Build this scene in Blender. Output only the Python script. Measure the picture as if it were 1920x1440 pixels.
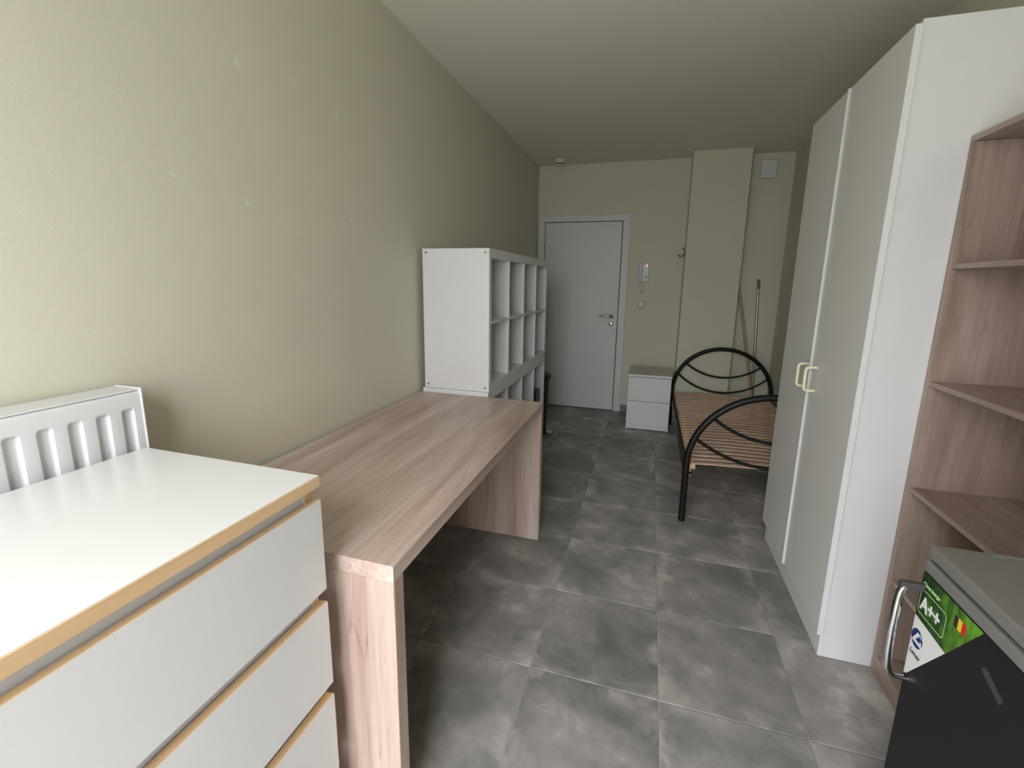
import bpy, bmesh, math, random
from mathutils import Vector, Matrix
random.seed(7)
for o in list(bpy.data.objects):
    bpy.data.objects.remove(o, do_unlink=True)
scene = bpy.context.scene
COL = scene.collection

# ------------------------------------------------------------------ camera
F_PX, YAW, PITCH, ROLL = 845.735, -0.291782, -0.189775, -0.014876
CAM = Vector((0.3304, -1.3874, 1.3916))
def camera():
    fwd = Vector((math.sin(YAW)*math.cos(PITCH), math.cos(YAW)*math.cos(PITCH), math.sin(PITCH)))
    right = Vector((math.cos(YAW), -math.sin(YAW), 0))
    down = fwd.cross(right)
    c, s = math.cos(ROLL), math.sin(ROLL)
    r2 = c*right + s*down
    d2 = -s*right + c*down
    m = Matrix((r2, -d2, -fwd)).transposed().to_4x4()
    m.translation = CAM
    cd = bpy.data.cameras.new('camera')
    cd.sensor_fit = 'HORIZONTAL'; cd.sensor_width = 36.0
    cd.lens = 36.0*F_PX/1920.0
    cd.shift_x = -0.78/1920.0
    cd.shift_y = -28.82/1920.0
    cd.clip_start = 0.02
    co = bpy.data.objects.new('camera', cd); COL.objects.link(co)
    co.matrix_world = m
    scene.camera = co
camera()

# room dimensions (metres)
XL, XR, YB, YF, H = -0.897, 1.515, 3.59, -2.12, 2.60
WIN = (-0.60, 0.52, 0.06, 2.48)          # window opening in the wall behind the camera

# ------------------------------------------------------------------ daylight
SKY = 21.5
def world():
    w = bpy.data.worlds.new('overcast_sky'); scene.world = w
    w.use_nodes = True
    nt = w.node_tree; nt.nodes.clear()
    out = nt.nodes.new('ShaderNodeOutputWorld'); bg = nt.nodes.new('ShaderNodeBackground')
    tc = nt.nodes.new('ShaderNodeTexCoord'); sp = nt.nodes.new('ShaderNodeSeparateXYZ')
    cr = nt.nodes.new('ShaderNodeValToRGB')
    nt.links.new(tc.outputs['Generated'], sp.inputs[0])
    mr = nt.nodes.new('ShaderNodeMapRange'); mr.inputs[1].default_value = -1; mr.inputs[2].default_value = 1
    nt.links.new(sp.outputs[2], mr.inputs[0]); nt.links.new(mr.outputs[0], cr.inputs[0])
    e = cr.color_ramp.elements
    e[0].position = 0.0; e[0].color = (0.22, 0.215, 0.21, 1)       # street and gardens
    e[1].position = 1.0; e[1].color = (1.0, 0.972, 1.03, 1)        # overcast zenith
    a = e.new(0.485); a.color = (0.22, 0.215, 0.21, 1)
    b = e.new(0.515); b.color = (0.333, 0.324, 0.343, 1)
    nt.links.new(cr.outputs[0], bg.inputs[0]); bg.inputs[1].default_value = SKY
    nt.links.new(bg.outputs[0], out.inputs[0])
world()
def portal():
    ld = bpy.data.lights.new('window_daylight_portal', 'AREA'); ld.shape = 'RECTANGLE'
    ld.size = WIN[1]-WIN[0]; ld.size_y = WIN[3]-WIN[2]
    ld.cycles.is_portal = True
    lo = bpy.data.objects.new('window_daylight_portal', ld); COL.objects.link(lo)
    lo.location = ((WIN[0]+WIN[1])/2, YF-0.13, (WIN[2]+WIN[3])/2)
    lo.rotation_euler = (math.radians(90), 0, 0)      # -Z of the lamp points to +Y
portal()
vs = scene.view_settings
vs.view_transform = 'Standard'; vs.look = 'None'; vs.gamma = 1.0; vs.use_curve_mapping = False
vs.exposure = 0.48

# ------------------------------------------------------------------ materials
def srgb(r, g, b):
    f = lambda c: (c/255/12.92) if c/255 <= .04045 else ((c/255+.055)/1.055)**2.4
    return (f(r), f(g), f(b), 1)
def newmat(name):
    m = bpy.data.materials.new(name); m.use_nodes = True
    nt = m.node_tree
    return m, nt, nt.nodes['Principled BSDF']
def N(nt, t, **kw):
    n = nt.nodes.new(t)
    for k, v in kw.items():
        if k.startswith('i_'):
            n.inputs[int(k[2:]) if k[2:].isdigit() else k[2:]].default_value = v
        else: setattr(n, k, v)
    return n
def plain(name, col, rough=.5, metal=0, vary=.03, scale=12, bump=0.0, bscale=300, spec=.5, coat=0):
    """a painted / laminated / metal surface: very slight procedural tone variation and fine relief"""
    m, nt, p = newmat(name)
    tc = N(nt, 'ShaderNodeTexCoord')
    no = N(nt, 'ShaderNodeTexNoise'); no.inputs['Scale'].default_value = scale; no.inputs['Detail'].default_value = 4
    nt.links.new(tc.outputs['Object'], no.inputs['Vector'])
    cr = N(nt, 'ShaderNodeValToRGB')
    lo = tuple(c*(1-vary) for c in col[:3])+(1,); hi = tuple(min(1, c*(1+vary)) for c in col[:3])+(1,)
    cr.color_ramp.elements[0].position = .3; cr.color_ramp.elements[0].color = lo
    cr.color_ramp.elements[1].position = .7; cr.color_ramp.elements[1].color = hi
    nt.links.new(no.outputs[0], cr.inputs[0]); nt.links.new(cr.outputs[0], p.inputs['Base Color'])
    p.inputs['Roughness'].default_value = rough; p.inputs['Metallic'].default_value = metal
    p.inputs['Specular IOR Level'].default_value = spec
    p.inputs['Coat Weight'].default_value = coat
    if bump:
        n2 = N(nt, 'ShaderNodeTexNoise'); n2.inputs['Scale'].default_value = bscale; n2.inputs['Detail'].default_value = 3
        nt.links.new(tc.outputs['Object'], n2.inputs['Vector'])
        b = N(nt, 'ShaderNodeBump'); b.inputs['Strength'].default_value = bump; b.inputs['Distance'].default_value = .002
        nt.links.new(n2.outputs[0], b.inputs['Height']); nt.links.new(b.outputs[0], p.inputs['Normal'])
    return m
def oak(name, axis, tone=1.0):
    """greyish sonoma-oak laminate, grain along the given object axis"""
    m, nt, p = newmat(name)
    tc = N(nt, 'ShaderNodeTexCoord'); oi = N(nt, 'ShaderNodeObjectInfo')
    ad = N(nt, 'ShaderNodeVectorMath', operation='MULTIPLY_ADD')
    ad.inputs[1].default_value = (1, 1, 1)
    rv = N(nt, 'ShaderNodeVectorMath', operation='SCALE'); rv.inputs[0].default_value = (3.1, 5.7, 2.3)
    nt.links.new(oi.outputs['Random'], rv.inputs['Scale'])
    nt.links.new(tc.outputs['Object'], ad.inputs[0]); nt.links.new(rv.outputs[0], ad.inputs[2])
    def stretched(across, along, detail, rough, dist=0.0):
        mp = N(nt, 'ShaderNodeMapping')
        sc = [across]*3; sc['XYZ'.index(axis)] = along
        mp.inputs['Scale'].default_value = sc
        nt.links.new(ad.outputs[0], mp.inputs['Vector'])
        n = N(nt, 'ShaderNodeTexNoise'); n.inputs['Scale'].default_value = 1.0
        n.inputs['Detail'].default_value = detail; n.inputs['Roughness'].default_value = rough
        n.inputs['Distortion'].default_value = dist
        nt.links.new(mp.outputs[0], n.inputs['Vector']); return n
    broad = stretched(11, 1.1, 5, .55, .6)
    fine = stretched(95, 3.0, 6, .65, .2)
    knots = stretched(26, 5.0, 4, .6, 1.6)
    saw = stretched(10, 180, 2, .5)           # faint cross-cut saw marks
    r1 = N(nt, 'ShaderNodeValToRGB'); e = r1.color_ramp.elements
    e[0].position = .30; e[0].color = srgb(168, 145, 135)
    e[1].position = .70; e[1].color = srgb(208, 191, 183)
    a = e.new(.5); a.color = srgb(190, 170, 160)
    nt.links.new(broad.outputs[0], r1.inputs[0])
    r2 = N(nt, 'ShaderNodeValToRGB'); e = r2.color_ramp.elements
    e[0].position = .35; e[0].color = (.80, .775, .75, 1); e[1].position = .6; e[1].color = (1.03, 1.03, 1.03, 1)
    nt.links.new(fine.outputs[0], r2.inputs[0])
    mx = N(nt, 'ShaderNodeMix', data_type='RGBA', blend_type='MULTIPLY'); mx.inputs[0].default_value = .75
    nt.links.new(r1.outputs[0], mx.inputs[6]); nt.links.new(r2.outputs[0], mx.inputs[7])
    r3 = N(nt, 'ShaderNodeValToRGB'); e = r3.color_ramp.elements
    e[0].position = .62; e[0].color = (1, 1, 1, 1); e[1].position = .76; e[1].color = (.66, .60, .55, 1)
    nt.links.new(knots.outputs[0], r3.inputs[0])
    mx2 = N(nt, 'ShaderNodeMix', data_type='RGBA', blend_type='MULTIPLY'); mx2.inputs[0].default_value = .8
    nt.links.new(mx.outputs[2], mx2.inputs[6]); nt.links.new(r3.outputs[0], mx2.inputs[7])
    r4 = N(nt, 'ShaderNodeValToRGB'); e = r4.color_ramp.elements
    e[0].position = .6; e[0].color = (1, 1, 1, 1); e[1].position = .72; e[1].color = (1.1, 1.1, 1.1, 1)
    nt.links.new(saw.outputs[0], r4.inputs[0])
    mx3 = N(nt, 'ShaderNodeMix', data_type='RGBA', blend_type='MULTIPLY'); mx3.inputs[0].default_value = .5
    nt.links.new(mx2.outputs[2], mx3.inputs[6]); nt.links.new(r4.outputs[0], mx3.inputs[7])
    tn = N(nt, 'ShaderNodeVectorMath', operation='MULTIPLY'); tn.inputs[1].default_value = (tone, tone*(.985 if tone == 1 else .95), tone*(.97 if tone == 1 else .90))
    nt.links.new(mx3.outputs[2], tn.inputs[0]); nt.links.new(tn.outputs[0], p.inputs['Base Color'])
    p.inputs['Roughness'].default_value = .42
    b = N(nt, 'ShaderNodeBump'); b.inputs['Strength'].default_value = .12; b.inputs['Distance'].default_value = .001
    nt.links.new(fine.outputs[0], b.inputs['Height']); nt.links.new(b.outputs[0], p.inputs['Normal'])
    return m
def wood_simple(name, c1, c2, axis, rough=.5):
    m, nt, p = newmat(name)
    tc = N(nt, 'ShaderNodeTexCoord'); oi = N(nt, 'ShaderNodeObjectInfo')
    rv = N(nt, 'ShaderNodeVectorMath', operation='SCALE'); rv.inputs[0].default_value = (4, 7, 3)
    nt.links.new(oi.outputs['Random'], rv.inputs['Scale'])
    ad = N(nt, 'ShaderNodeVectorMath', operation='ADD')
    nt.links.new(tc.outputs['Object'], ad.inputs[0]); nt.links.new(rv.outputs[0], ad.inputs[1])
    mp = N(nt, 'ShaderNodeMapping'); sc = [60]*3; sc['XYZ'.index(axis)] = 3; mp.inputs['Scale'].default_value = sc
    nt.links.new(ad.outputs[0], mp.inputs['Vector'])
    n = N(nt, 'ShaderNodeTexNoise'); n.inputs['Scale'].default_value = 1; n.inputs['Detail'].default_value = 4
    nt.links.new(mp.outputs[0], n.inputs['Vector'])
    cr = N(nt, 'ShaderNodeValToRGB'); cr.color_ramp.elements[0].position = .3; cr.color_ramp.elements[0].color = c1
    cr.color_ramp.elements[1].position = .7; cr.color_ramp.elements[1].color = c2
    nt.links.new(n.outputs[0], cr.inputs[0]); nt.links.new(cr.outputs[0], p.inputs['Base Color'])
    p.inputs['Roughness'].default_value = rough
    return m
def tile_material():
    m, nt, p = newmat('concrete_look_tile')
    tc = N(nt, 'ShaderNodeTexCoord'); oi = N(nt, 'ShaderNodeObjectInfo')
    rv = N(nt, 'ShaderNodeVectorMath', operation='SCALE'); rv.inputs[0].default_value = (17, 23, 31)
    nt.links.new(oi.outputs['Random'], rv.inputs['Scale'])
    ad = N(nt, 'ShaderNodeVectorMath', operation='ADD')
    nt.links.new(tc.outputs['Object'], ad.inputs[0]); nt.links.new(rv.outputs[0], ad.inputs[1])
    def noise(s, d, r, dist=0):
        n = N(nt, 'ShaderNodeTexNoise'); n.inputs['Scale'].default_value = s; n.inputs['Detail'].default_value = d
        n.inputs['Roughness'].default_value = r; n.inputs['Distortion'].default_value = dist
        nt.links.new(ad.outputs[0], n.inputs['Vector']); return n
    n1 = noise(3.0, 5, .55, .35); n2 = noise(9, 9, .66, .3); n3 = noise(260, 2, .5)
    mxn = N(nt, 'ShaderNodeMix', data_type='FLOAT'); mxn.inputs[0].default_value = .33
    nt.links.new(n1.outputs[0], mxn.inputs[2]); nt.links.new(n2.outputs[0], mxn.inputs[3])
    cr = N(nt, 'ShaderNodeValToRGB'); e = cr.color_ramp.elements
    e[0].position = .30; e[0].color = srgb(98, 97, 93)
    e[1].position = .72; e[1].color = srgb(220, 215, 209)
    a = e.new(.46); a.color = srgb(133, 131, 127)
    b_ = e.new(.58); b_.color = srgb(160, 156, 152)
    nt.links.new(mxn.outputs[0], cr.inputs[0])
    # each tile a little lighter / darker than its neighbours
    mr = N(nt, 'ShaderNodeMapRange'); mr.inputs[3].default_value = .84; mr.inputs[4].default_value = 1.06
    nt.links.new(oi.outputs['Random'], mr.inputs[0])
    ab = N(nt, 'ShaderNodeVectorMath', operation='ABSOLUTE'); nt.links.new(tc.outputs['Object'], ab.inputs[0])
    sx = N(nt, 'ShaderNodeSeparateXYZ'); nt.links.new(ab.outputs[0], sx.inputs[0])
    mxx = N(nt, 'ShaderNodeMath', operation='MAXIMUM'); nt.links.new(sx.outputs[0], mxx.inputs[0]); nt.links.new(sx.outputs[1], mxx.inputs[1])
    ed = N(nt, 'ShaderNodeMapRange', interpolation_type='SMOOTHSTEP'); ed.inputs[1].default_value = .13; ed.inputs[2].default_value = .23
    nt.links.new(mxx.outputs[0], ed.inputs[0])
    n4 = noise(5.5, 6, .6, .4); r4 = N(nt, 'ShaderNodeMapRange'); r4.inputs[1].default_value = .48; r4.inputs[2].default_value = .70; r4.inputs[4].default_value = .75
    nt.links.new(n4.outputs[0], r4.inputs[0])
    em = N(nt, 'ShaderNodeMath', operation='MULTIPLY'); nt.links.new(ed.outputs[0], em.inputs[0]); nt.links.new(r4.outputs[0], em.inputs[1])
    mw = N(nt, 'ShaderNodeMix', data_type='RGBA'); mw.inputs[7].default_value = srgb(206, 200, 194)
    nt.links.new(em.outputs[0], mw.inputs[0]); nt.links.new(cr.outputs[0], mw.inputs[6])
    ml = N(nt, 'ShaderNodeVectorMath', operation='SCALE')
    nt.links.new(mw.outputs[2], ml.inputs[0]); nt.links.new(mr.outputs[0], ml.inputs['Scale'])
    nt.links.new(ml.outputs[0], p.inputs['Base Color'])
    rr = N(nt, 'ShaderNodeMapRange'); rr.inputs[3].default_value = .36; rr.inputs[4].default_value = .52
    nt.links.new(n2.outputs[0], rr.inputs[0]); nt.links.new(rr.outputs[0], p.inputs['Roughness'])
    p.inputs['Specular IOR Level'].default_value = .42
    b = N(nt, 'ShaderNodeBump'); b.inputs['Strength'].default_value = .06; b.inputs['Distance'].default_value = .001
    nt.links.new(n3.outputs[0], b.inputs['Height']); nt.links.new(b.outputs[0], p.inputs['Normal'])
    return m
def glass_material():
    m = bpy.data.materials.new('window_glass'); m.use_nodes = True; nt = m.node_tree; nt.nodes.clear()
    out = N(nt, 'ShaderNodeOutputMaterial'); mx = N(nt, 'ShaderNodeMixShader')
    tr = N(nt, 'ShaderNodeBsdfTransparent'); gl = N(nt, 'ShaderNodeBsdfGlossy'); gl.inputs['Roughness'].default_value = .02
    tr.inputs[0].default_value = (.96, .98, .97, 1)
    mx.inputs[0].default_value = .06
    nt.links.new(tr.outputs[0], mx.inputs[1]); nt.links.new(gl.outputs[0], mx.inputs[2]); nt.links.new(mx.outputs[0], out.inputs[0])
    return m
def emit(name, col, s):
    m, nt, p = newmat(name)
    p.inputs['Base Color'].default_value = col
    p.inputs['Emission Color'].default_value = col; p.inputs['Emission Strength'].default_value = s
    return m
def leaf_print():
    """printed green grass photograph on the sticker"""
    m, nt, p = newmat('printed_grass')
    tc = N(nt, 'ShaderNodeTexCoord'); mp = N(nt, 'ShaderNodeMapping')
    mp.inputs['Scale'].default_value = (1, 60, 22); mp.inputs['Rotation'].default_value = (.35, 0, 0)
    nt.links.new(tc.outputs['Object'], mp.inputs['Vector'])
    n = N(nt, 'ShaderNodeTexNoise'); n.inputs['Scale'].default_value = 1; n.inputs['Detail'].default_value = 4
    nt.links.new(mp.outputs[0], n.inputs['Vector'])
    sp = N(nt, 'ShaderNodeSeparateXYZ'); nt.links.new(tc.outputs['Object'], sp.inputs[0])
    g = N(nt, 'ShaderNodeMapRange'); g.inputs[1].default_value = .265; g.inputs[2].default_value = .08
    g.inputs[3].default_value = -.22; g.inputs[4].default_value = .28         # the print is lighter towards the flag
    nt.links.new(sp.outputs[1], g.inputs[0])
    s = N(nt, 'ShaderNodeMath', operation='ADD'); nt.links.new(n.outputs[0], s.inputs[0]); nt.links.new(g.outputs[0], s.inputs[1])
    cr = N(nt, 'ShaderNodeValToRGB'); e = cr.color_ramp.elements
    e[0].position = .2; e[0].color = srgb(14, 28, 10); e[1].position = .9; e[1].color = srgb(104, 160, 40)
    a = e.new(.5); a.color = srgb(36, 76, 22)
    nt.links.new(s.outputs[0], cr.inputs[0]); nt.links.new(cr.outputs[0], p.inputs['Base Color'])
    p.inputs['Roughness'].default_value = .45
    return m

WALLC = (0.645, 0.622, 0.505, 1)
M = dict(
    wall=plain('wall_paint', WALLC, .62, vary=.012, scale=2.5, bump=.18, bscale=420, spec=.35),
    ceil=plain('ceiling_paint', (0.78, 0.765, 0.68, 1), .8, vary=.01, scale=2, bump=.15, bscale=380, spec=.25),
    filler=plain('filler_dab', (0.70, 0.685, 0.58, 1), .8, vary=.03),
    white=plain('white_laminate', (0.69, 0.69, 0.70, 1), .34, vary=.01),
    whitegloss=plain('white_foil_top', (0.70, 0.70, 0.70, 1), .22, vary=.01),
    cream=plain('cream_laminate', (0.69, 0.685, 0.65, 1), .38, vary=.01),
    whitedoor=plain('white_door_paint', (0.66, 0.66, 0.665, 1), .45, vary=.01, bump=.05),
    enamel=plain('radiator_enamel', (0.66, 0.66, 0.67, 1), .28, vary=.01),
    shade=plain('gap_shade_and_gasket', (0.02, 0.02, 0.02, 1), .8, vary=.05),
    beech=wood_simple('beech_edge', srgb(204, 170, 128), srgb(220, 188, 150), 'Y', .42),
    slat=wood_simple('beech_slat', srgb(208, 170, 144), srgb(230, 198, 174), 'X', .42),
    slatrail=wood_simple('pine_rail', srgb(200, 164, 134), srgb(220, 188, 160), 'Y', .5),
    broom=wood_simple('broom_stick_wood', srgb(176, 142, 112), srgb(196, 164, 134), 'Z', .5),
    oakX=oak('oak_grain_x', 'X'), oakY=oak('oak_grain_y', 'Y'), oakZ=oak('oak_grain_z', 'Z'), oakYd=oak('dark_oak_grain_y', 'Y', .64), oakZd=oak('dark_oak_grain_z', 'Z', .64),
    tile=tile_material(),
    grout=plain('grout', srgb(172, 168, 160), .9, vary=.08, scale=30),
    skirt=plain('skirting_tile', srgb(112, 110, 110), .45, vary=.08, scale=20),
    black=plain('black_powder_coat', (0.006, 0.006, 0.0065, 1), .42, vary=.1, bump=.04, bscale=500, spec=.3),
    blackpl=plain('black_plastic', (0.012, 0.012, 0.012, 1), .4, vary=.1),
    steel=plain('brushed_steel', (0.42, 0.41, 0.39, 1), .32, metal=1, vary=.06, scale=60),
    chrome=plain('chrome', (0.72, 0.72, 0.72, 1), .12, metal=1, vary=.02),
    bronze=plain('aged_brass', (0.16, 0.12, 0.06, 1), .45, metal=.8, vary=.1),
    screw=plain('screw_zinc', (0.30, 0.30, 0.31, 1), .4, metal=.7, vary=.1),
    creampl=plain('cream_plastic', (0.78, 0.71, 0.52, 1), .35, vary=.02),
    whitepl=plain('white_plastic', (0.70, 0.70, 0.70, 1), .4, vary=.02),
    beigepl=plain('beige_plate', (0.50, 0.48, 0.36, 1), .5, vary=.02),
    steelpl=plain('pale_grey_plastic', (0.60, 0.60, 0.59, 1), .4, vary=.03),
    greypl=plain('grey_plastic', (0.34, 0.35, 0.35, 1), .45, vary=.03),
    ftop=plain('grey_fridge_top', srgb(116, 114, 110), .5, vary=.04, scale=40, bump=.12, bscale=700),
    ftrim=plain('grey_fridge_trim', srgb(118, 117, 113), .4, vary=.03),
    fdoor=plain('black_fridge_door', srgb(33, 30, 32), .5, vary=.05, bump=.05, bscale=600, spec=.3),
    painted_reflection=plain('grey_painted_reflection', srgb(62, 58, 60), .7, vary=.2, scale=90),
    armgrey=plain('dark_grey_bracket', srgb(66, 68, 68), .4, vary=.05),
    led=emit('red_led', (1, .12, .06, 1), 6),
    grass=leaf_print(),
    paper=plain('sticker_white', (0.74, 0.74, 0.74, 1), .4, vary=.01),
    palegreen=plain('sticker_pale_green', srgb(176, 204, 150), .45, vary=.02),
    navy=plain('logo_blue', srgb(24, 44, 104), .4, vary=.1, scale=40),
    skyblue=plain('logo_light_blue', srgb(126, 170, 186), .4, vary=.1),
    ink=plain('print_black', (0.02, 0.02, 0.02, 1), .5, vary=.05),
    yellow=plain('print_yellow', srgb(226, 196, 44), .45, vary=.03),
    red=plain('print_red', srgb(196, 40, 36), .45, vary=.03),
    mopgreen=plain('olive_grip', srgb(120, 112, 66), .5, vary=.06),
    greige=plain('glossy_greige_top', (0.40, 0.375, 0.30, 1), .18, vary=.02),
    glass=glass_material(),
)

# ------------------------------------------------------------------ mesh helpers
def link(name, me, mat, parent=None):
    o = bpy.data.objects.new(name, me); COL.objects.link(o)
    if mat is not None and not me.materials: me.materials.append(mat)
    if parent is not None: o.parent = parent
    return o
ORG = {}
def thing(name, label, cat, loc, group=None, rotz=0):
    o = bpy.data.objects.new(name, None); COL.objects.link(o)
    o.location = loc; o.rotation_euler = (0, 0, rotz); o.empty_display_size = .1
    o['label'] = label; o['category'] = cat
    if group: o['group'] = group
    ORG[o.name] = Vector(loc)
    return o
def struct(o, label, cat):
    o['kind'] = 'structure'; o['label'] = label; o['category'] = cat
    return o
def org(parent):
    p = parent
    while p is not None:
        if p.name in ORG: return ORG[p.name]
        p = p.parent
    return Vector((0, 0, 0))
def finish(name, bm, mat, parent, smooth=False, auto=False):
    off = org(parent)
    if off.length > 0: bmesh.ops.translate(bm, verts=bm.verts, vec=-off)
    bmesh.ops.recalc_face_normals(bm, faces=bm.faces)
    me = bpy.data.meshes.new(name); bm.to_mesh(me); bm.free()
    if smooth:
        for f in me.polygons: f.use_smooth = True
    o = link(name, me, mat, parent)
    if auto:
        try: me.set_sharp_from_angle(angle=math.radians(40))
        except Exception: pass
    return o
def add_box(bm, x0, x1, y0, y1, z0, z1, bev=0, seg=1):
    r = bmesh.ops.create_cube(bm, size=1)
    vs_ = r['verts']
    bmesh.ops.scale(bm, verts=vs_, vec=(x1-x0, y1-y0, z1-z0))
    bmesh.ops.translate(bm, verts=vs_, vec=((x0+x1)/2, (y0+y1)/2, (z0+z1)/2))
    if bev:
        es = list({e for v in vs_ for e in v.link_edges})
        bmesh.ops.bevel(bm, geom=es, offset=bev, segments=seg, affect='EDGES', profile=.5)
def box(name, x0, x1, y0, y1, z0, z1, mat, parent=None, bev=.0015, seg=1):
    bm = bmesh.new(); add_box(bm, x0, x1, y0, y1, z0, z1, bev, seg)
    return finish(name, bm, mat, parent)
def boxes(name, lst, mat, parent=None, bev=0):
    bm = bmesh.new()
    for b in lst: add_box(bm, *b, bev)
    return finish(name, bm, mat, parent)
def add_tube(bm, pts, r, seg=12, closed=False, caps=True):
    pts = [Vector(p) for p in pts]; n = len(pts)
    rs = r if isinstance(r, (list, tuple)) else [r]*n
    tang = []
    for i in range(n):
        if closed: t = pts[(i+1) % n]-pts[i-1]
        else: t = pts[min(i+1, n-1)]-pts[max(i-1, 0)]
        tang.append(t.normalized())
    up = Vector((0, 0, 1)) if abs(tang[0].z) < .9 else Vector((1, 0, 0))
    nrm = (up - tang[0]*up.dot(tang[0])).normalized()
    rings = []
    for i in range(n):
        if i: nrm = (nrm - tang[i]*nrm.dot(tang[i])).normalized()
        b = tang[i].cross(nrm)
        rings.append([bm.verts.new(pts[i]+(nrm*math.cos(a)+b*math.sin(a))*rs[i]) for a in [2*math.pi*k/seg for k in range(seg)]])
    for i in range(n if closed else n-1):
        A, B = rings[i], rings[(i+1) % n]
        for k in range(seg): bm.faces.new((A[k], A[(k+1) % seg], B[(k+1) % seg], B[k]))
    if caps and not closed:
        bm.faces.new(rings[0][::-1]); bm.faces.new(rings[-1])
def tube(name, pts, r, mat, parent=None, seg=12, closed=False):
    bm = bmesh.new(); add_tube(bm, pts, r, seg, closed)
    return finish(name, bm, mat, parent, smooth=True, auto=True)
def lathe(name, prof, centre, mat, parent=None, seg=28, axis='Z'):
    """prof: list of (radius, height); revolved about a vertical or Y axis through centre"""
    bm = bmesh.new(); c = Vector(centre); rings = []
    for (r, h) in prof:
        ring = []
        for k in range(seg):
            a = 2*math.pi*k/seg
            if axis == 'Z': v = Vector((r*math.cos(a), r*math.sin(a), h))
            elif axis == 'Y': v = Vector((r*math.cos(a), h, r*math.sin(a)))
            else: v = Vector((h, r*math.cos(a), r*math.sin(a)))
            ring.append(bm.verts.new(c+v))
        rings.append(ring)
    for A, B in zip(rings, rings[1:]):
        for k in range(seg): bm.faces.new((A[k], A[(k+1) % seg], B[(k+1) % seg], B[k]))
    bm.faces.new(rings[0][::-1]); bm.faces.new(rings[-1])
    return finish(name, bm, mat, parent, smooth=True, auto=True)
def prism(name, poly, x0, x1, mat, parent=None):
    """polygon of (y, z) points extruded along x"""
    bm = bmesh.new()
    A = [bm.verts.new((x0, y, z)) for y, z in poly]; B = [bm.verts.new((x1, y, z)) for y, z in poly]
    bm.faces.new(A); bm.faces.new(B[::-1])
    n = len(poly)
    for i in range(n): bm.faces.new((A[i], B[i], B[(i+1) % n], A[(i+1) % n]))
    return finish(name, bm, mat, parent)
def text(name, s, size, loc, mat, parent, sx=1.0, shear=0.0, depth=.0004, weight=0.0):
    """flat lettering lying on a plane that faces -X (reads towards -Y)"""
    cu = bpy.data.curves.new(name, 'FONT'); cu.body = s; cu.size = size; cu.extrude = depth; cu.offset = weight
    cu.shear = shear; cu.resolution_u = 3
    tmp = bpy.data.objects.new('tmp', cu); COL.objects.link(tmp)
    dg = bpy.context.evaluated_depsgraph_get()
    me = bpy.data.meshes.new_from_object(tmp.evaluated_get(dg)); bpy.data.objects.remove(tmp, do_unlink=True)
    me.name = name
    R = Matrix(((0, 0, -1), (-1, 0, 0), (0, 1, 0))).to_4x4()
    me.transform(Matrix.Translation(Vector(loc)-org(parent)) @ R @ Matrix.Diagonal((sx, 1, 1, 1)))
    me.materials.clear()
    return link(name, me, mat, parent)

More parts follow.
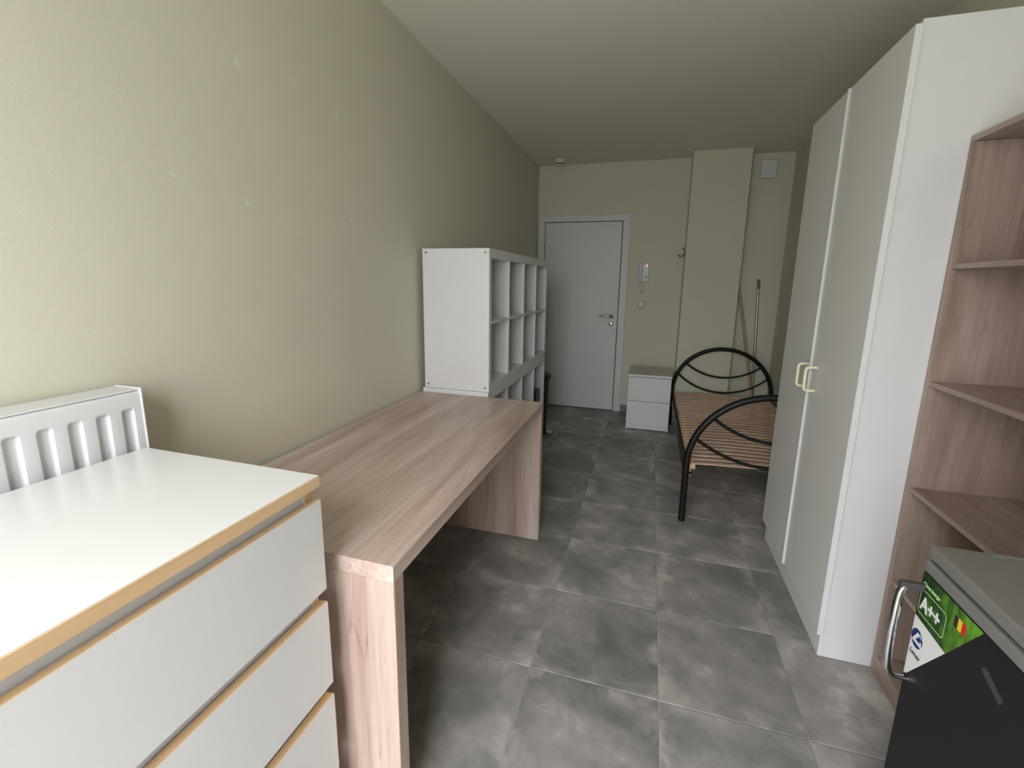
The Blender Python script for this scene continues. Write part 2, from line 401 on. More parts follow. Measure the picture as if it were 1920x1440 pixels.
# ------------------------------------------------------------------ the room
def room():
    floor = box('floor', XL-.1, XR+.1, YF-.1, YB+.1, -.12, -.004, M['grout'], bev=0)
    struct(floor, 'grey concrete-look tiled floor with pale grout joints', 'floor')
    T, g = .45, .002
    shared = None
    for i in range(-2, 4):
        for j in range(-5, 8):
            x0, x1 = max(i*T+g, XL+.001), min((i+1)*T-g, XR-.001)
            y0, y1 = max(j*T+g, YF+.001), min((j+1)*T-g, YB-.001)
            if x1-x0 < .01 or y1-y0 < .01: continue
            full = abs(x1-x0-(T-2*g)) < 1e-6 and abs(y1-y0-(T-2*g)) < 1e-6
            cx, cy = (x0+x1)/2, (y0+y1)/2
            if full and shared is not None:
                o = link('floor_tile', shared, None, floor)
            else:
                bm = bmesh.new(); add_box(bm, x0-cx, x1-cx, y0-cy, y1-cy, -.006, 0, .0012)
                o = finish('floor_tile', bm, M['tile'], None); o.parent = floor
                if full: shared = o.data
            o.location = (cx, cy, 0)
    ce = box('ceiling', XL-.1, XR+.1, YF-.1, YB+.1, H, H+.12, M['ceil'], bev=0)
    struct(ce, 'plain painted ceiling', 'ceiling')
    wl = box('wall_left', XL-.12, XL, YF-.1, YB+.1, 0, H, M['wall'], bev=0)
    struct(wl, 'pale yellow-green painted left wall with filler dabs', 'wall')
    for k, (y, z, a, b, rot) in enumerate([(-.2, 2.021, .011, .016, .3), (.023, 2.061, .014, .007, -.4), (.253, 2.017, .007, .018, .1),
                                    (-.435, 1.656, .016, .006, -.3), (-.207, 1.623, .012, .011, 0), (.002, 1.557, .010, .011, .5),
                                    (.261, 1.616, .012, .009, .1), (-.39, 1.71, .004, .004, 0)]):
        bm = bmesh.new(); ring = []
        rnd = random.Random(k)
        for q in range(14):
            t = 2*math.pi*q/14; rr = 1+.25*(rnd.random()-.5)
            u, v = a*rr*math.cos(t), b*rr*math.sin(t)
            ring.append((y+u*math.cos(rot)-v*math.sin(rot), z+u*math.sin(rot)+v*math.cos(rot)))
        A = [bm.verts.new((XL-.0002, p, q)) for p, q in ring]; B = [bm.verts.new((XL+.0004, y+(p-y)*.7, z+(q-z)*.7)) for p, q in ring]
        bm.faces.new(B)
        for q in range(14): bm.faces.new((A[q], A[(q+1) % 14], B[(q+1) % 14], B[q]))
        finish('filler_dab', bm, M['filler'], wl, smooth=True)
    struct(box('wall_right', XR, XR+.12, YF-.1, YB+.1, 0, H, M['wall'], bev=0), 'pale yellow-green wall behind wardrobe', 'wall')
    struct(box('wall_back', XL, XR, YB, YB+.12, 0, H, M['wall'], bev=0), 'pale yellow-green end wall with the door', 'wall')
    struct(box('wall_column', .622, 1.118, 3.36, YB, 0, H, M['wall'], bev=.002), 'boxed-in yellow-green column behind the bed head', 'column')
    x0, x1, z0, z1 = WIN
    wf = boxes('wall_front', [(XL, x0, YF-.2, YF, 0, H), (x1, XR, YF-.2, YF, 0, H), (x0, x1, YF-.2, YF, 0, z0), (x0, x1, YF-.2, YF, z1, H)], M['wall'])
    struct(wf, 'wall with the window behind the viewer', 'wall')
    # window with two casements
    w = bpy.data.objects.new('window_1', None); COL.objects.link(w); w.location = ((x0+x1)/2, YF-.1, z0); ORG['window_1'] = Vector(w.location)
    struct(w, 'white two-casement window behind the viewer', 'window')
    y0, y1 = YF-.12, YF-.07
    boxes('window_frame', [(x0, x1, y0, y1, z0, z0+.05), (x0, x1, y0, y1, z1-.05, z1), (x0, x0+.05, y0, y1, z0+.05, z1-.05), (x1-.05, x1, y0, y1, z0+.05, z1-.05),
                           ((x0+x1)/2-.03, (x0+x1)/2+.03, y0, y1, z0+.05, z1-.05)], M['whitepl'], w)
    for a, b in ((x0+.05, (x0+x1)/2-.03), ((x0+x1)/2+.03, x1-.05)):
        box('window_pane', a, b, YF-.1, YF-.094, z0+.05, z1-.05, M['glass'], w, bev=0)
    box('window_sill', x0, x1, YF-.07, YF+.03, z0-.02, z0-.001, M['whitepl'], w, bev=.003)
    # skirting
    def skirt(name, b, label): struct(box(name, *b, M['skirt'], bev=.001), label, 'skirting')
    skirt('baseboard_back', (.092, .62, YB-.009, YB-.0005, .001, .075), 'low grey tile skirting between door and column')
    skirt('baseboard_column', (.622, 1.118, 3.351, 3.3595, .001, .075), 'low grey tile skirting along the column')
    skirt('baseboard_left', (XL+.0005, XL+.009, YF+.01, YB-.01, .001, .075), 'low grey tile skirting along the left wall')
    skirt('baseboard_right', (XR-.009, XR-.0005, 1.30, YB-.01, .001, .075), 'low grey tile skirting along the right wall')
room()

def door():
    d = bpy.data.objects.new('door_1', None); COL.objects.link(d); d.location = (-.4, YB, 0); ORG['door_1'] = Vector(d.location)
    struct(d, 'flush white door with steel lever handle in white frame', 'door')
    lx0, lx1, lz1 = -.808, .002, 2.022
    box('door_gap_shade', lx0-.012, lx1+.009, YB-.004, YB-.0005, .001, lz1+.009, M['shade'], d, bev=0)  # black sheet behind the leaf, colours in the shade of the door gap
    leaf = box('door_leaf', lx0, lx1, YB-.012, YB-.0045, .008, lz1, M['whitedoor'], d, bev=.001)
    boxes('door_frame', [(lx0-.076, lx0-.006, YB-.022, YB-.0005, .001, lz1+.006), (lx1+.008, lx1+.080, YB-.022, YB-.0005, .001, lz1+.006),
                         (lx0-.076, lx1+.080, YB-.022, YB-.0005, lz1+.0065, lz1+.070)], M['whitedoor'], d, bev=.002)
    for z in (1.84, .25):
        lathe('hinge', [(.007, -.045), (.007, .045)], (lx0-.003, YB-.026, z), M['steel'], d, seg=12)
    h = lathe('handle_rose', [(.024, 0), (.024, -.006), (.02, -.009)], (-.06, YB-.0125, 1.047), M['steel'], leaf, seg=20, axis='Y')
    tube('lever_handle', [(-.06, YB-.018, 1.047), (-.06, YB-.048, 1.047), (-.067, YB-.056, 1.047), (-.08, YB-.058, 1.048), (-.19, YB-.056, 1.050)], .011, M['steel'], leaf, seg=12)
    lathe('key_rose', [(.024, 0), (.024, -.006), (.02, -.009), (.009, -.009), (.009, -.014)], (-.06, YB-.0125, .965), M['steel'], leaf, seg=20, axis='Y')
door()

# ------------------------------------------------------------------ chest of drawers
def chest():
    x0, x1, y0, y1 = -.772, -.29, -1.48, -.678
    t = thing('chest_of_drawers', 'tall white chest of drawers with beech edges beside radiator', 'dresser', ((x0+x1)/2, (y0+y1)/2, 0))
    xb = x1-.0225
    top = box('top', x0, x1-.002, y0, y1, .9755, 1.0, M['whitegloss'], t, bev=0)
    box('edge_strip', x1-.0018, x1+.0005, y0, y1+.0002, .9755, .9995, M['beech'], top, bev=.0006)
    for a, b in ((y0, y0+.02), (y1-.02, y1)):
        s = box('side_panel', x0, xb-.002, a+.001, b-.001, .001, .975, M['white'], t, bev=0)
        box('edge_strip', xb-.0018, xb, a+.001, b-.001, .001, .975, M['beech'], s, bev=0)
    box('back_panel', x0, x0+.006, y0+.02, y1-.02, .04, .974, M['white'], t, bev=0)
    box('front_rail', xb-.05, xb-.004, y0+.0205, y1-.0205, .93, .9745, M['white'], t, bev=0)
    for zc in (.7275, .4935, .2595): box('cross_rail', xb-.02, xb-.003, y0+.0205, y1-.0205, zc-.022, zc+.022, M['white'], t, bev=0)
    box('plinth', xb-.03, xb-.015, y0+.0205, y1-.0205, .001, .05, M['white'], t, bev=0)
    for z0, z1 in ((.742, .949), (.508, .713), (.274, .479), (.04, .245)):
        dr = bpy.data.objects.new('drawer', None); COL.objects.link(dr); dr.parent = t
        # front: a board whose top edge is cut to a sloping beech grip
        prof = [(x1, z0), (x1, z1-.001), (x1-.001, z1), (x1-.021, z1-.004), (x1-.021, z0)]
        bm = bmesh.new()
        A = [bm.verts.new((x, y0+.001, z)) for x, z in prof]; B = [bm.verts.new((x, y1-.001, z)) for x, z in prof]
        fA = bm.faces.new(A); fB = bm.faces.new(B[::-1]); n = len(prof); fs = []
        for i in range(n): fs.append(bm.faces.new((A[i], B[i], B[(i+1) % n], A[(i+1) % n])))
        for q in (fs[1], fs[2]): q.material_index = 1
        o = finish('drawer_front', bm, M['white'], dr); o.data.materials.append(M['beech'])
        boxes('drawer_box', [(x0+.03, xb-.021, y0+.035, y0+.047, z0+.02, z1-.05), (x0+.03, xb-.021, y1-.047, y1-.035, z0+.02, z1-.05),
                             (x0+.03, xb-.021, y0+.047, y1-.047, z0+.02, z0+.03), (x0+.03, x0+.042, y0+.047, y1-.047, z0+.03, z1-.05)], M['white'], dr)
        box('edge_band', x1-.021, x1-.0002, y1-.0009, y1+.0004, z0+.0005, z1-.0045, M['creampl'], o, bev=0)
chest()

# ------------------------------------------------------------------ radiator
def radiator():
    xf, xb, y0, y1, z0, z1 = -.800, XL+.012, -1.56, -.657, .36, 1.134
    t = thing('panel_radiator', 'white fluted panel radiator on the left wall behind the dresser', 'radiator', (xb, (y0+y1)/2, z0))
    pitch = .0505; yc0 = -.687
    bm = bmesh.new()
    yy = [y0]
    k = int((yc0-y0-.02)/pitch)
    for q in range(k, -1, -1):
        c = yc0-q*pitch
        yy += [c+d for d in (-.0145, -.0130, -.0115, -.0100, -.0085, -.0065, -.003, .003, .0065, .0085, .0100, .0115, .0130, .0145)]
    yy += [y1-.003, y1]
    def groove(y, z):       # rounded-rectangle pressing, crisp edge, flat bottom
        q = max(0, min(k, round((yc0-y)/pitch)))
        hw, r, zt, zb = .0135, .008, 1.092, z0+.045
        dx = abs(y-(yc0-q*pitch))-(hw-r); dz = abs(z-(zt+zb)/2)-((zt-zb)/2-r)
        sd = math.hypot(max(dx, 0), max(dz, 0))+min(max(dx, dz), 0)-r
        u = max(0, min(1, -sd/.0055)); return u*u*(3-2*u)
    zz = [z0, z0+.035, z0+.045, z0+.048, z0+.051, z0+.054, z0+.06, .7, 1.074, 1.078, 1.0805, 1.083, 1.0855, 1.088, 1.090, 1.092, 1.095, 1.121, 1.126, 1.129]
    grid = [[bm.verts.new((xf-.010*groove(y, z)-(.0015 if z > 1.122 else 0)-(.003 if z > 1.127 else 0), y, z)) for y in yy] for z in zz]
    for r in range(len(grid)-1):
        for c in range(len(yy)-1): bm.faces.new((grid[r][c], grid[r][c+1], grid[r+1][c+1], grid[r+1][c]))
    finish('front_panel', bm, M['enamel'], t, smooth=True)
    boxes('body', [(xb, xb+.03, y0+.005, y1-.006, z0+.01, z1-.012), (xf-.035, xf-.012, y0+.005, y1-.006, z0+.01, z1-.012)], M['enamel'], t)
    for a, b in ((y0-.002, y0), (y1, y1+.004)):
        box('side_cover', xb+.004, xf+.003, a, b, z0, z1+.002, M['enamel'], t, bev=.001)
    box('top_cover', xb+.004, xf-.002, y0, y1-.0005, z1-.004, z1, M['enamel'], t, bev=.0015)
    for y in (y0+.15, y1-.15):
        box('wall_bracket', XL+.0005, xb+.002, y-.015, y+.015, z0+.08, z1-.1, M['enamel'], t)
radiator()

# ------------------------------------------------------------------ desk
def desk():
    x0, x1, y0, y1, z = -.884, -.17, -.61, .856, .774
    t = thing('desk', 'oak-look desk with thick top and panel legs along the left wall', 'desk', ((x0+x1)/2, (y0+y1)/2, 0))
    box('tabletop', x0, x1, y0, y1, z-.04, z, M['oakY'], t, bev=.001)
    for a, b in ((y0, y0+.042), (y1-.042, y1)):
        box('leg_panel', x0, x1, a+.0003, b-.0003, .001, z-.0405, M['oakZ'], t, bev=.001)
    box('modesty_panel', x0+.02, x0+.038, y0+.0425, y1-.0425, .36, z-.0405, M['oakY'], t, bev=.001)
desk()

# ------------------------------------------------------------------ cube shelving, two units on top of each other
def cube_shelf(y0, y1, z0, z1, x0, x1, label, low):
    t = thing('cube_shelf', label, 'shelf unit', ((x0+x1)/2, (y0+y1)/2, z0), 'stacked white cube shelf units')
    th = .04
    if low:
        box('top_board', x0, x1, y0, y1, z1-.05, z1, M['white'], t)
        sides = z1-.0505
    else:
        box('top_board', x0, x1, y0+.0165, y1-.0165, z1-.05, z1, M['white'], t)
        sides = z1
    box('bottom_board', x0, x1, y0+.0165, y1-.0165, z0, z0+th, M['white'], t)
    for a, b in ((y0, y0+.016), (y1-.016, y1)):
        s = box('side_panel', x0, x1, a, b, z0, sides, M['white'], t)
        if not low and a == y0:
            for x in (x0+.022, x1-.022):
                for z in (z0+.022, z1-.022):
                    c = lathe('screw', [(.0062, 0), (.0062, -.0016), (.0035, -.0016), (.003, -.0004)], (x, a-.0001, z), M['screw'], s, seg=14, axis='Y')
        box('side_liner', x0, x1, b if a == y0 else a-.020, b+.020 if a == y0 else a, z0+th+.0005, (z1-.0505), M['white'], s)
    ya, yb_ = y0+.036, y1-.036
    pitch = (yb_-ya+.016)/4
    divs = []
    for k in (1, 2, 3):
        y = ya-.016+k*pitch
        box('divider', x0, x1, y, y+.016, z0+th+.0005, z1-.0505, M['white'], t); divs.append(y)
    zm = (z0+th+z1-.05)/2
    eds = [ya]+[d+.016 for d in divs]; ede = divs+[yb_]
    for a, b in zip(eds, ede):
        box('shelf', x0, x1-.001, a+.0003, b-.0003, zm-.008, zm+.008, M['white'], t)
    box('back_panel', x0-.004, x0-.0003, y0+.003, y1-.003, z0+.003, z1-.003, M['white'], t, bev=0) if False else None
    return t
cube_shelf(.861, 2.252, .001, .796, -.874, -.481, 'lower white cube shelf unit standing on the floor behind the desk', True)
cube_shelf(.871, 2.255, .797, 1.562, -.866, -.481, 'upper white cube shelf unit stacked on the lower one', False)
def small_box():
    t = thing('storage_box', 'small black box inside the lower white cube shelf', 'box', (-.56, 2.09, .4055))
    zb = .4055
    box('body', -.64, -.497, 2.03, 2.16, zb, zb+.105, M['blackpl'], t, bev=.004, seg=2)
    box('lid', -.643, -.494, 2.027, 2.163, zb+.105, zb+.122, M['blackpl'], t, bev=.004, seg=2)
small_box()

# ------------------------------------------------------------------ pedal bin
def pedal_bin():
    c = (-.628, 2.56, 0)
    t = thing('pedal_bin', 'slim black pedal bin behind the white shelves', 'bin', c)
    lathe('body', [(.098, .001), (.104, .02), (.106, .06), (.124, .5), (.126, .535)], c, M['blackpl'], t, seg=32)
    lathe('lid', [(.136, .5355), (.139, .552), (.136, .562), (.118, .578), (.06, .588), (.01, .59)], c, M['blackpl'], t, seg=32)
    box('pedal_arm', -.540, -.505, 2.560, 2.584, .010, .022, M['blackpl'], t, bev=.003)
    bm = bmesh.new()
    bmesh.ops.create_cone(bm, cap_ends=True, segments=20, radius1=.034, radius2=.03, depth=.012)
    bmesh.ops.scale(bm, verts=bm.verts, vec=(.9, 1.1, 1)); bmesh.ops.translate(bm, verts=bm.verts, vec=(-.496, 2.572, .029))
    finish('pedal', bm, M['steelpl'], t)
pedal_bin()

# ------------------------------------------------------------------ bedside drawers
def nightstand():
    x0, x1, y0, y1, h = .180, .572, 2.985, 3.44, .545
    t = thing('nightstand', 'small white two-drawer bedside chest next to the bed', 'nightstand', ((x0+x1)/2, (y0+y1)/2, 0))
    tp = box('top', x0-.003, x1+.003, y0, y1, h-.022, h, M['greige'], t)
    box('edge_strip', x0-.003, x1+.003, y0-.003, y0-.0003, h-.022, h, M['white'], tp, bev=.0006)
    for a, b in ((x0, x0+.016), (x1-.016, x1)):
        box('side_panel', a, b, y0+.002, y1-.002, .001, h-.0225, M['white'], t)
    box('plinth', x0+.0165, x1-.0165, y0+.006, y0+.02, .006, .055, M['white'], t)
    box('back_panel', x0+.0165, x1-.0165, y1-.012, y1-.004, .02, h-.023, M['white'], t)
    for z0, z1 in ((.058, .2865), (.290, h-.0245)):
        d = box('drawer', x0+.002, x1-.002, y0-.016, y0+.0005, z0, z1, M['white'], t, bev=.001)
        boxes('drawer_box', [(x0+.03, x0+.04, y0+.001, y1-.03, z0+.02, z1-.05), (x1-.04, x1-.03, y0+.001, y1-.03, z0+.02, z1-.05), (x0+.04, x1-.04, y0+.001, y1-.03, z0+.02, z0+.03)], M['white'], d)
nightstand()

# ------------------------------------------------------------------ bed
def bed():
    yF, yH = 1.298, 3.275
    xl, xr = .597, 1.478
    xc, hw = (xl+xr)/2, (xr-xl)/2
    t = thing('bed', 'black metal single bed frame with arched ends and bare wooden slats', 'bed', (xc, (yF+yH)/2, 0))
    rt = .019
    def arch_pts(y, zs, top):
        pts = [(xl, y, .001), (xl, y, .15), (xl, y, .28), (xl, y, zs)]
        n = 30
        for k in range(1, n):
            a = math.pi-math.pi*k/n
            pts.append((xc+hw*math.cos(a), y, zs+(top-zs)*math.sin(a)))
        pts += [(xr, y, zs), (xr, y, .28), (xr, y, .15), (xr, y, .001)]
        return pts
    def arc_x(z, zs, top):     # half-width of the arch at height z
        return hw*math.sqrt(max(0, 1-((z-zs)/(top-zs))**2))
    for y, nm, zs, top, rails, r in ((yF, 'foot_frame', .36, .795, ((.655, .535), (.525, .385)), rt), (yH, 'head_frame', .36, .790, ((.640, .515), (.535, .365)), rt)):
        f = tube(nm, arch_pts(y, zs, top), r, M['black'], t, seg=16)
        for ze, zm in rails:
            w = arc_x(ze, zs, top)
            # circular sag through the two ends
            pts = []
            s = ze-zm; R = (w*w+s*s)/(2*s); A = math.asin(w/R)
            for k in range(25):
                a = -A+2*A*k/24
                pts.append((xc+R*math.sin(a), y, zm+R-R*math.cos(a)))
            tube('curved_rail', pts, .0095, M['black'], f, seg=10)
    for x in (xl, xr):
        s = 1 if x < xc else -1
        box('side_rail', x-.010, x+.010, yF+.02, yH-.02, .285, .330, M['black'], t, bev=.002)
        boxes('rail_ledge', [(min(x+s*.0105, x+s*.04), max(x+s*.0105, x+s*.04), yF+.03, yH-.03, .286, .2895)], M['black'], t)
    # sprung slat base
    xa, xb = xl+.016, xr-.016
    for x0, x1 in ((xa, xa+.042), (xb-.042, xb)):
        box('slat_base_rail', x0, x1, yF+.06, yH-.03, .308, .338, M['slatrail'], t, bev=.003)
    for x in (xa+.006, xb-.024):
        box('support_peg', x, x+.014, yF+.062, yF+.076, .262, .3078, M['slatrail'], t, bev=.002)
    nsl = 28
    bm = bmesh.new()
    w, th, L = .035, .0055, xb-xa-.03
    seg = 6; A = []; 
    for k in range(seg+1):
        u = -L/2+L*k/seg; zz = .016*(1-(2*u/L)**2)
        A.append([bm.verts.new((u, -w/2, zz)), bm.verts.new((u, w/2, zz)), bm.verts.new((u, w/2, zz+th)), bm.verts.new((u, -w/2, zz+th))])
    for P, Q in zip(A, A[1:]):
        for i in range(4): bm.faces.new((P[i], P[(i+1) % 4], Q[(i+1) % 4], Q[i]))
    bm.faces.new(A[0]); bm.faces.new(A[-1][::-1])
    bmesh.ops.recalc_face_normals(bm, faces=bm.faces)
    me = bpy.data.meshes.new('slat'); bm.to_mesh(me); bm.free(); me.materials.append(M['slat'])
    for k in range(nsl):
        y = yF+.078+(yH-yF-.150)*k/(nsl-1)
        o = link('slat', me, None, t); o.location = Vector((xc, y, .3383))-ORG[t.name]
bed()

# ------------------------------------------------------------------ wardrobe
def wardrobe():
    x0, x1, y0, y1 = 1.041, 1.508, .386, 1.262
    hb = 2.168
    t = thing('wardrobe', 'tall off-white two-door wardrobe on the right', 'wardrobe', ((x0+x1)/2, (y0+y1)/2, 0))
    for a, b in ((y0, y0+.018), (y1-.018, y1)):
        box('side_panel', x0, x1, a, b, .0945 if a == y0 else .001, hb, M['white'], t)
        if a == y0: box('side_plinth', x0-.006, x1, a+.0004, b, .001, .094, M['white'], t)
    box('top_panel', x0, x1, y0+.0185, y1-.0185, hb-.018, hb-.0005, M['cream'], t)
    box('bottom_panel', x0, x1-.01, y0+.0185, y1-.0185, .095, .113, M['cream'], t)
    box('back_panel', x1-.006, x1-.001, y0+.0185, y1-.0185, .096, hb-.02, M['cream'], t)
    box('plinth', x0-.005, x0+.012, y0+.0185, y1-.0185, .001, .094, M['cream'], t)
    box('shelf', x0+.03, x1-.01, y0+.0185, y1-.0185, 1.80, 1.818, M['cream'], t)
    xd0, xd1 = 1.020, 1.0395
    seam = .830
    for nm, a, b, yh in (('near', .377, seam-.004, .768), ('far', seam+.005, 1.270, .868)):
        d = box('door', xd0, xd1, a, b, .0965, 2.152, M['cream'], t, bev=.001)
        box('edge_band', xd0+.0006, xd1-.0004, a-.0008, a+.0002, .098, 2.150, M['whitepl'], d, bev=0)
        if nm == 'far': box('cover_strip', xd0-.008, xd0-.0002, a-.001, a+.011, .098, 2.150, M['whitepl'], d, bev=.001)
        zc, hh = 1.006, .050; xo = xd0-.040
        pts = [(xd0+.002, yh, zc-hh), (xo+.012, yh, zc-hh), (xo+.004, yh, zc-hh+.003), (xo, yh, zc-hh+.011), (xo, yh, zc+hh-.011), (xo+.004, yh, zc+hh-.003), (xo+.012, yh, zc+hh), (xd0+.002, yh, zc+hh)]
        tube('handle', pts, .0062, M['creampl'], d, seg=12)
wardrobe()

# ------------------------------------------------------------------ oak bookcase
def bookcase():
    x0, x1, y0, y1, h = 1.205, 1.508, -.245, .381, 1.835
    t = thing('bookcase', 'open oak-look bookcase standing against the wardrobe side', 'bookcase', ((x0+x1)/2, (y0+y1)/2, 0))
    for a, b in ((y0, y0+.018), (y1-.018, y1)):
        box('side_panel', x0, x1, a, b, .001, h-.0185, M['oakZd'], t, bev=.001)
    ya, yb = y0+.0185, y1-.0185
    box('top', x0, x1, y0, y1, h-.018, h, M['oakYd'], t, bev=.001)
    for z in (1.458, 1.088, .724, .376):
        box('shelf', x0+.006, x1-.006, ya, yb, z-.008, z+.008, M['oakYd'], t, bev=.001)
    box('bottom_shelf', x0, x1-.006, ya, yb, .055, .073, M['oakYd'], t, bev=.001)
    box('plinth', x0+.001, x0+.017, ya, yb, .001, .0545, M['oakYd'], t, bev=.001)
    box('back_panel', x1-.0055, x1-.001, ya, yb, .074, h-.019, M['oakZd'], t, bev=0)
bookcase()

# ------------------------------------------------------------------ fridge
def fridge():
    xf, x1, y0, y1 = .943, 1.480, -.776, -.276
    t = thing('fridge', 'low black and grey refrigerator in the right corner with a green sticker', 'fridge', ((xf+x1)/2, (y0+y1)/2, 0))
    box('cabinet', xf+.045, x1, y0+.004, y1-.004, .02, .820, M['fdoor'], t, bev=.004, seg=2)
    top = box('worktop', xf, x1+.005, y0, y1, .8205, .850, M['ftop'], t, bev=.006, seg=3)
    box('rear_lip', x1-.06, x1+.004, y0+.006, y1-.006, .8503, .8535, M['ftop'], top, bev=.0012)
    box('far_lip', xf+.10, x1-.065, y1-.016, y1-.006, .8503, .8520, M['ftop'], top, bev=.0006)
    d = box('door', xf, xf+.040, y0+.002, y1-.002, .045, .7865, M['fdoor'], t, bev=.002, seg=2)
    box('door_top_trim', xf-.001, xf+.042, y0+.001, y1-.001, .787, .8135, M['ftrim'], d, bev=.005, seg=3)
    box('gasket', xf+.0405, xf+.0448, y0+.02, y1-.02, .06, .80, M['shade'], t, bev=0)
    for x in (xf+.09, x1-.06):
        for y in (y0+.05, y1-.05):
            lathe('foot', [(.018, .001), (.018, .012), (.012, .0198)], (x, y, 0), M['blackpl'], t, seg=14)
    # pull bar by the far edge of the door
    yh, xh = -.291, .904
    hd = box('handle_arm', xh-.006, xf+.0003, yh-.006, yh+.008, .744, .762, M['armgrey'], d, bev=.004, seg=3)
    tube('handle_bar', [(xh+.002, yh, .750), (xh-.003, yh, .735), (xh-.005, yh, .70), (xh-.006, yh, .64), (xh-.005, yh, .58), (xh-.002, yh, .545), (xh+.004, yh, .532), (xh+.016, yh, .525), (xf+.0005, yh, .523)], [.007, .008, .009, .009, .009, .008, .007, .006, .006], M['chrome'], d, seg=16)
    # corner sticker
    xs = xf-.0002
    tri = [(-.2785, .7855), (-.466, .7855), (-.388, .674), (-.2785, .680)]
    st = bpy.data.objects.new('sticker', None); COL.objects.link(st); st.parent = d
    def lay(nm, poly, mat, lvl): return prism(nm, poly, xs-.0003*lvl, xs-.0003*lvl+.0003, mat, st)
    lay('green_band', tri, M['grass'], 1)
    lay('white_corner', [(-.2785, .6805), (-.388, .6745), (-.2875, .534), (-.2785, .530)], M['paper'], 1)
    # rounded frame round the rating
    def rrect(ya, yb, za, zb, r, inset):
        pts = []
        ya, yb, za, zb = ya-inset, yb+inset, za+inset, zb-inset; r = max(r-inset, .001)
        for cy, cz, a0 in ((yb+r, za+r, 180), (ya-r, za+r, 270), (ya-r, zb-r, 0), (yb+r, zb-r, 90)):
            for k in range(6):
                a = math.radians(a0+18*k); pts.append((cy+r*math.cos(a), cz+r*math.sin(a)))
        return pts
    O, I = rrect(-.2825, -.373, .692, .749, .009, 0), rrect(-.2825, -.373, .692, .749, .009, .0022)
    bm = bmesh.new(); n = len(O)
    vo = [bm.verts.new((xs-.0006, y, z)) for y, z in O]; vi = [bm.verts.new((xs-.0006, y, z)) for y, z in I]
    for k in range(n): bm.faces.new((vo[k], vo[(k+1) % n], vi[(k+1) % n], vi[k]))
    finish('rating_frame', bm, M['palegreen'], st)
    text('rating_letters', 'A++', .044, (xs-.0006, -.2895, .7045), M['paper'], st, sx=.82, weight=.0012)
    text('caption', 'Classe énergie', .0125, (xs-.0006, -.2855, .7585), M['palegreen'], st, sx=.80, weight=.0002)
    for a, m in ((0, 'ink'), (1, 'yellow'), (2, 'red')):
        ya = -.392-a*.0115
        lay('flag_band', [(ya, .767), (ya-.0115, .767), (ya-.0115, .743), (ya, .743)], M[m], 2)
    # round blue emblem with a white L-shaped stroke
    cy, cz, R = -.3, .634, .0205
    lay('emblem_disc', [(cy+R*math.cos(a), cz+R*1.05*math.sin(a)) for a in [2*math.pi*k/28 for k in range(28)]], M['navy'], 2)
    lay('emblem_highlight', [(cy-R*.97*math.cos(a), cz+R*1.02*math.sin(a)) for a in [math.radians(22+6*k) for k in range(8)]]+[(cy-.006, cz+.008)], M['skyblue'], 3)
    lay('emblem_stroke', [(cy-.001, cz+.016), (cy-.009, cz+.013), (cy+.003, cz-.004), (cy-.0135, cz-.004), (cy-.0125, cz+.001), (cy-.0175, cz+.001), (cy-.019, cz-.011), (cy+.016, cz-.011)], M['paper'], 4)
    text('brand_letters', 'Lemair', .0155, (xs-.0006, -.2835, .592), M['ink'], st, sx=.86, shear=.35, weight=.0001)
    prism('painted_reflection', [(-.478, .727), (-.486, .718), (-.512, .706), (-.531, .700), (-.536, .713), (-.520, .718), (-.500, .728), (-.488, .733)], xf-.0004, xf+.0001, M['painted_reflection'], d)  # dull reflection on the door, painted as a thin grey patch
fridge()

# ------------------------------------------------------------------ things on the end wall and ceiling
def intercom():
    t = thing('intercom', 'white intercom handset on the end wall beside the door', 'intercom', (.24, YB, 1.41))
    b = box('base', .195, .292, YB-.028, YB-.0005, 1.418, 1.600, M['whitepl'], t, bev=.006, seg=3)
    tube('handset', [(.214, YB-.040, 1.427), (.214, YB-.050, 1.445), (.214, YB-.056, 1.48), (.214, YB-.056, 1.55), (.214, YB-.050, 1.59), (.214, YB-.040, 1.606)], [.014, .021, .017, .017, .021, .014], M['whitepl'], t, seg=14)
    lathe('indicator_light', [(.0055, 0), (.0055, -.003), (.003, -.005)], (.274, YB-.0275, 1.577), M['led'], t, seg=12, axis='Y')
    box('call_button', .257, .279, YB-.031, YB-.0283, 1.45, 1.475, M['greypl'], t, bev=.002)
    # coiled cord hanging in a loop
    path = []
    for k in range(0, 41):
        a = k/40
        x = .214+.045*a; z = 1.417-.125*math.sin(math.pi*a)**.8 if 0 < a < 1 else 1.42
        path.append(Vector((x, YB-.022, z)))
    pts = []
    for k in range(len(path)-1):
        for q in range(6):
            p = path[k].lerp(path[k+1], q/6); a = 2*math.pi*q/6
            pts.append(p+Vector((.004*math.cos(a), .004*math.sin(a), 0)))
    tube('coiled_cord', pts, .0016, M['whitepl'], t, seg=5)
intercom()
def switch():
    t = thing('light_switch', 'small light switch below the intercom', 'switch', (.238, YB, 1.14))
    box('plate', .198, .278, YB-.009, YB-.0005, 1.138, 1.218, M['beigepl'], t, bev=.003, seg=2)
    box('rocker', .2155, .2605, YB-.013, YB-.0092, 1.1585, 1.2035, M['whitepl'], t, bev=.002, seg=2)
switch()
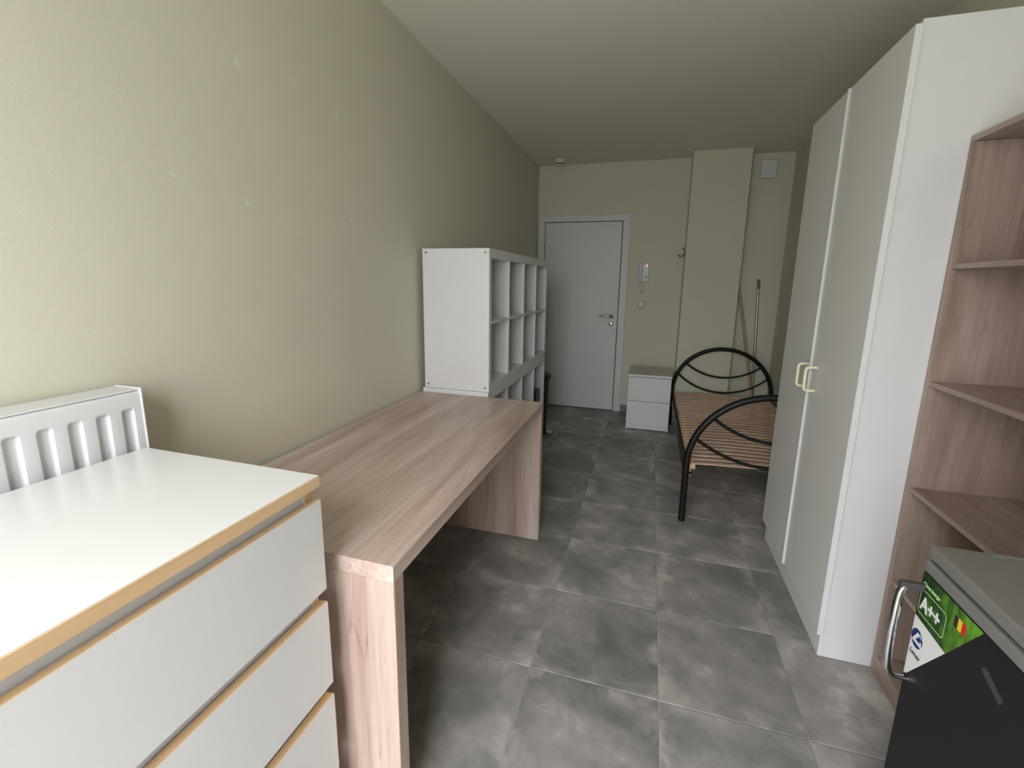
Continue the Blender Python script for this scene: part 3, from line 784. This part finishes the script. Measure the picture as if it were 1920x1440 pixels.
def hook():
    t = thing('coat_hook', 'small brass coat hook on the side of the column', 'hook', (.621, 3.45, 1.66))
    box('plate', .6165, .6215, 3.435, 3.465, 1.665, 1.735, M['bronze'], t, bev=.002)
    tube('hook_arm', [(.617, 3.45, 1.69), (.600, 3.45, 1.668), (.585, 3.45, 1.658), (.572, 3.45, 1.664), (.566, 3.45, 1.680)], [.006, .006, .006, .006, .008], M['bronze'], t, seg=10)
    tube('upper_prong', [(.617, 3.45, 1.722), (.605, 3.45, 1.730), (.598, 3.45, 1.742)], [.005, .005, .007], M['bronze'], t, seg=10)
hook()
def vent():
    t = thing('extractor_fan', 'square white extractor fan high on the end wall', 'fan', (1.29, YB, 2.37))
    box('housing', 1.232, 1.352, YB-.045, YB-.0005, 2.378, 2.522, M['whitepl'], t, bev=.006, seg=2)
    box('cover', 1.226, 1.358, YB-.060, YB-.0455, 2.372, 2.528, M['whitepl'], t, bev=.004, seg=2)
    for k in range(4):
        z = 2.395+k*.012
        box('louvre', 1.245, 1.339, YB-.064, YB-.0605, z, z+.006, M['whitepl'], t, bev=.001)
vent()
def detector():
    c = (-.632, 3.36, H)
    t = thing('smoke_detector', 'small white smoke detector on the ceiling above the door', 'smoke detector', c)
    lathe('base', [(.05, -.0005), (.05, -.016), (.048, -.018)], c, M['whitepl'], t)
    lathe('sensor_ring', [(.043, -.0185), (.041, -.036)], c, M['whitepl'], t)
    lathe('sensor_slot', [(.033, -.0362), (.032, -.046)], c, M['blackpl'], t)
    lathe('cap', [(.036, -.0462), (.034, -.052), (.02, -.055)], c, M['whitepl'], t)
detector()
def sticks():
    t = thing('broom', 'brown wooden broom leaning on the side of the column', 'broom', (1.40, 3.44, 0))
    tube('broom_handle', [(1.404, 3.455, .075), (1.1385, 3.50, 1.375)], .0125, M['broom'], t, seg=12)
    box('broom_head', 1.33, 1.465, 3.43, 3.475, .045, .078, M['broom'], t, bev=.006, seg=2)
    bm = bmesh.new(); rnd = random.Random(3)
    for i in range(22):
        for j in range(6):
            x, y = 1.336+.123*i/21, 3.434+.037*j/5
            add_tube(bm, [(x, y, .046), (x+rnd.uniform(-.006, .006), y+rnd.uniform(-.006, .006), .002)], .0012, 4)
    b = finish('bristles', bm, M['blackpl'], t); b['kind'] = 'stuff'
    t = thing('mop', 'mop with steel pole and olive grip leaning on the end wall', 'mop', (1.36, 3.50, 0))
    tube('mop_pole', [(1.381, 3.50, .035), (1.327, YB-.016, 1.36)], .0115, M['steel'], t, seg=12)
    tube('mop_grip', [(1.327, YB-.016, 1.3605), (1.3235, YB-.0155, 1.44), (1.323, YB-.0153, 1.452)], [.014, .0135, .008], M['mopgreen'], t, seg=12)
    box('mop_head', 1.30, 1.46, 3.482, 3.522, .004, .034, M['greypl'], t, bev=.008, seg=2)
sticks()
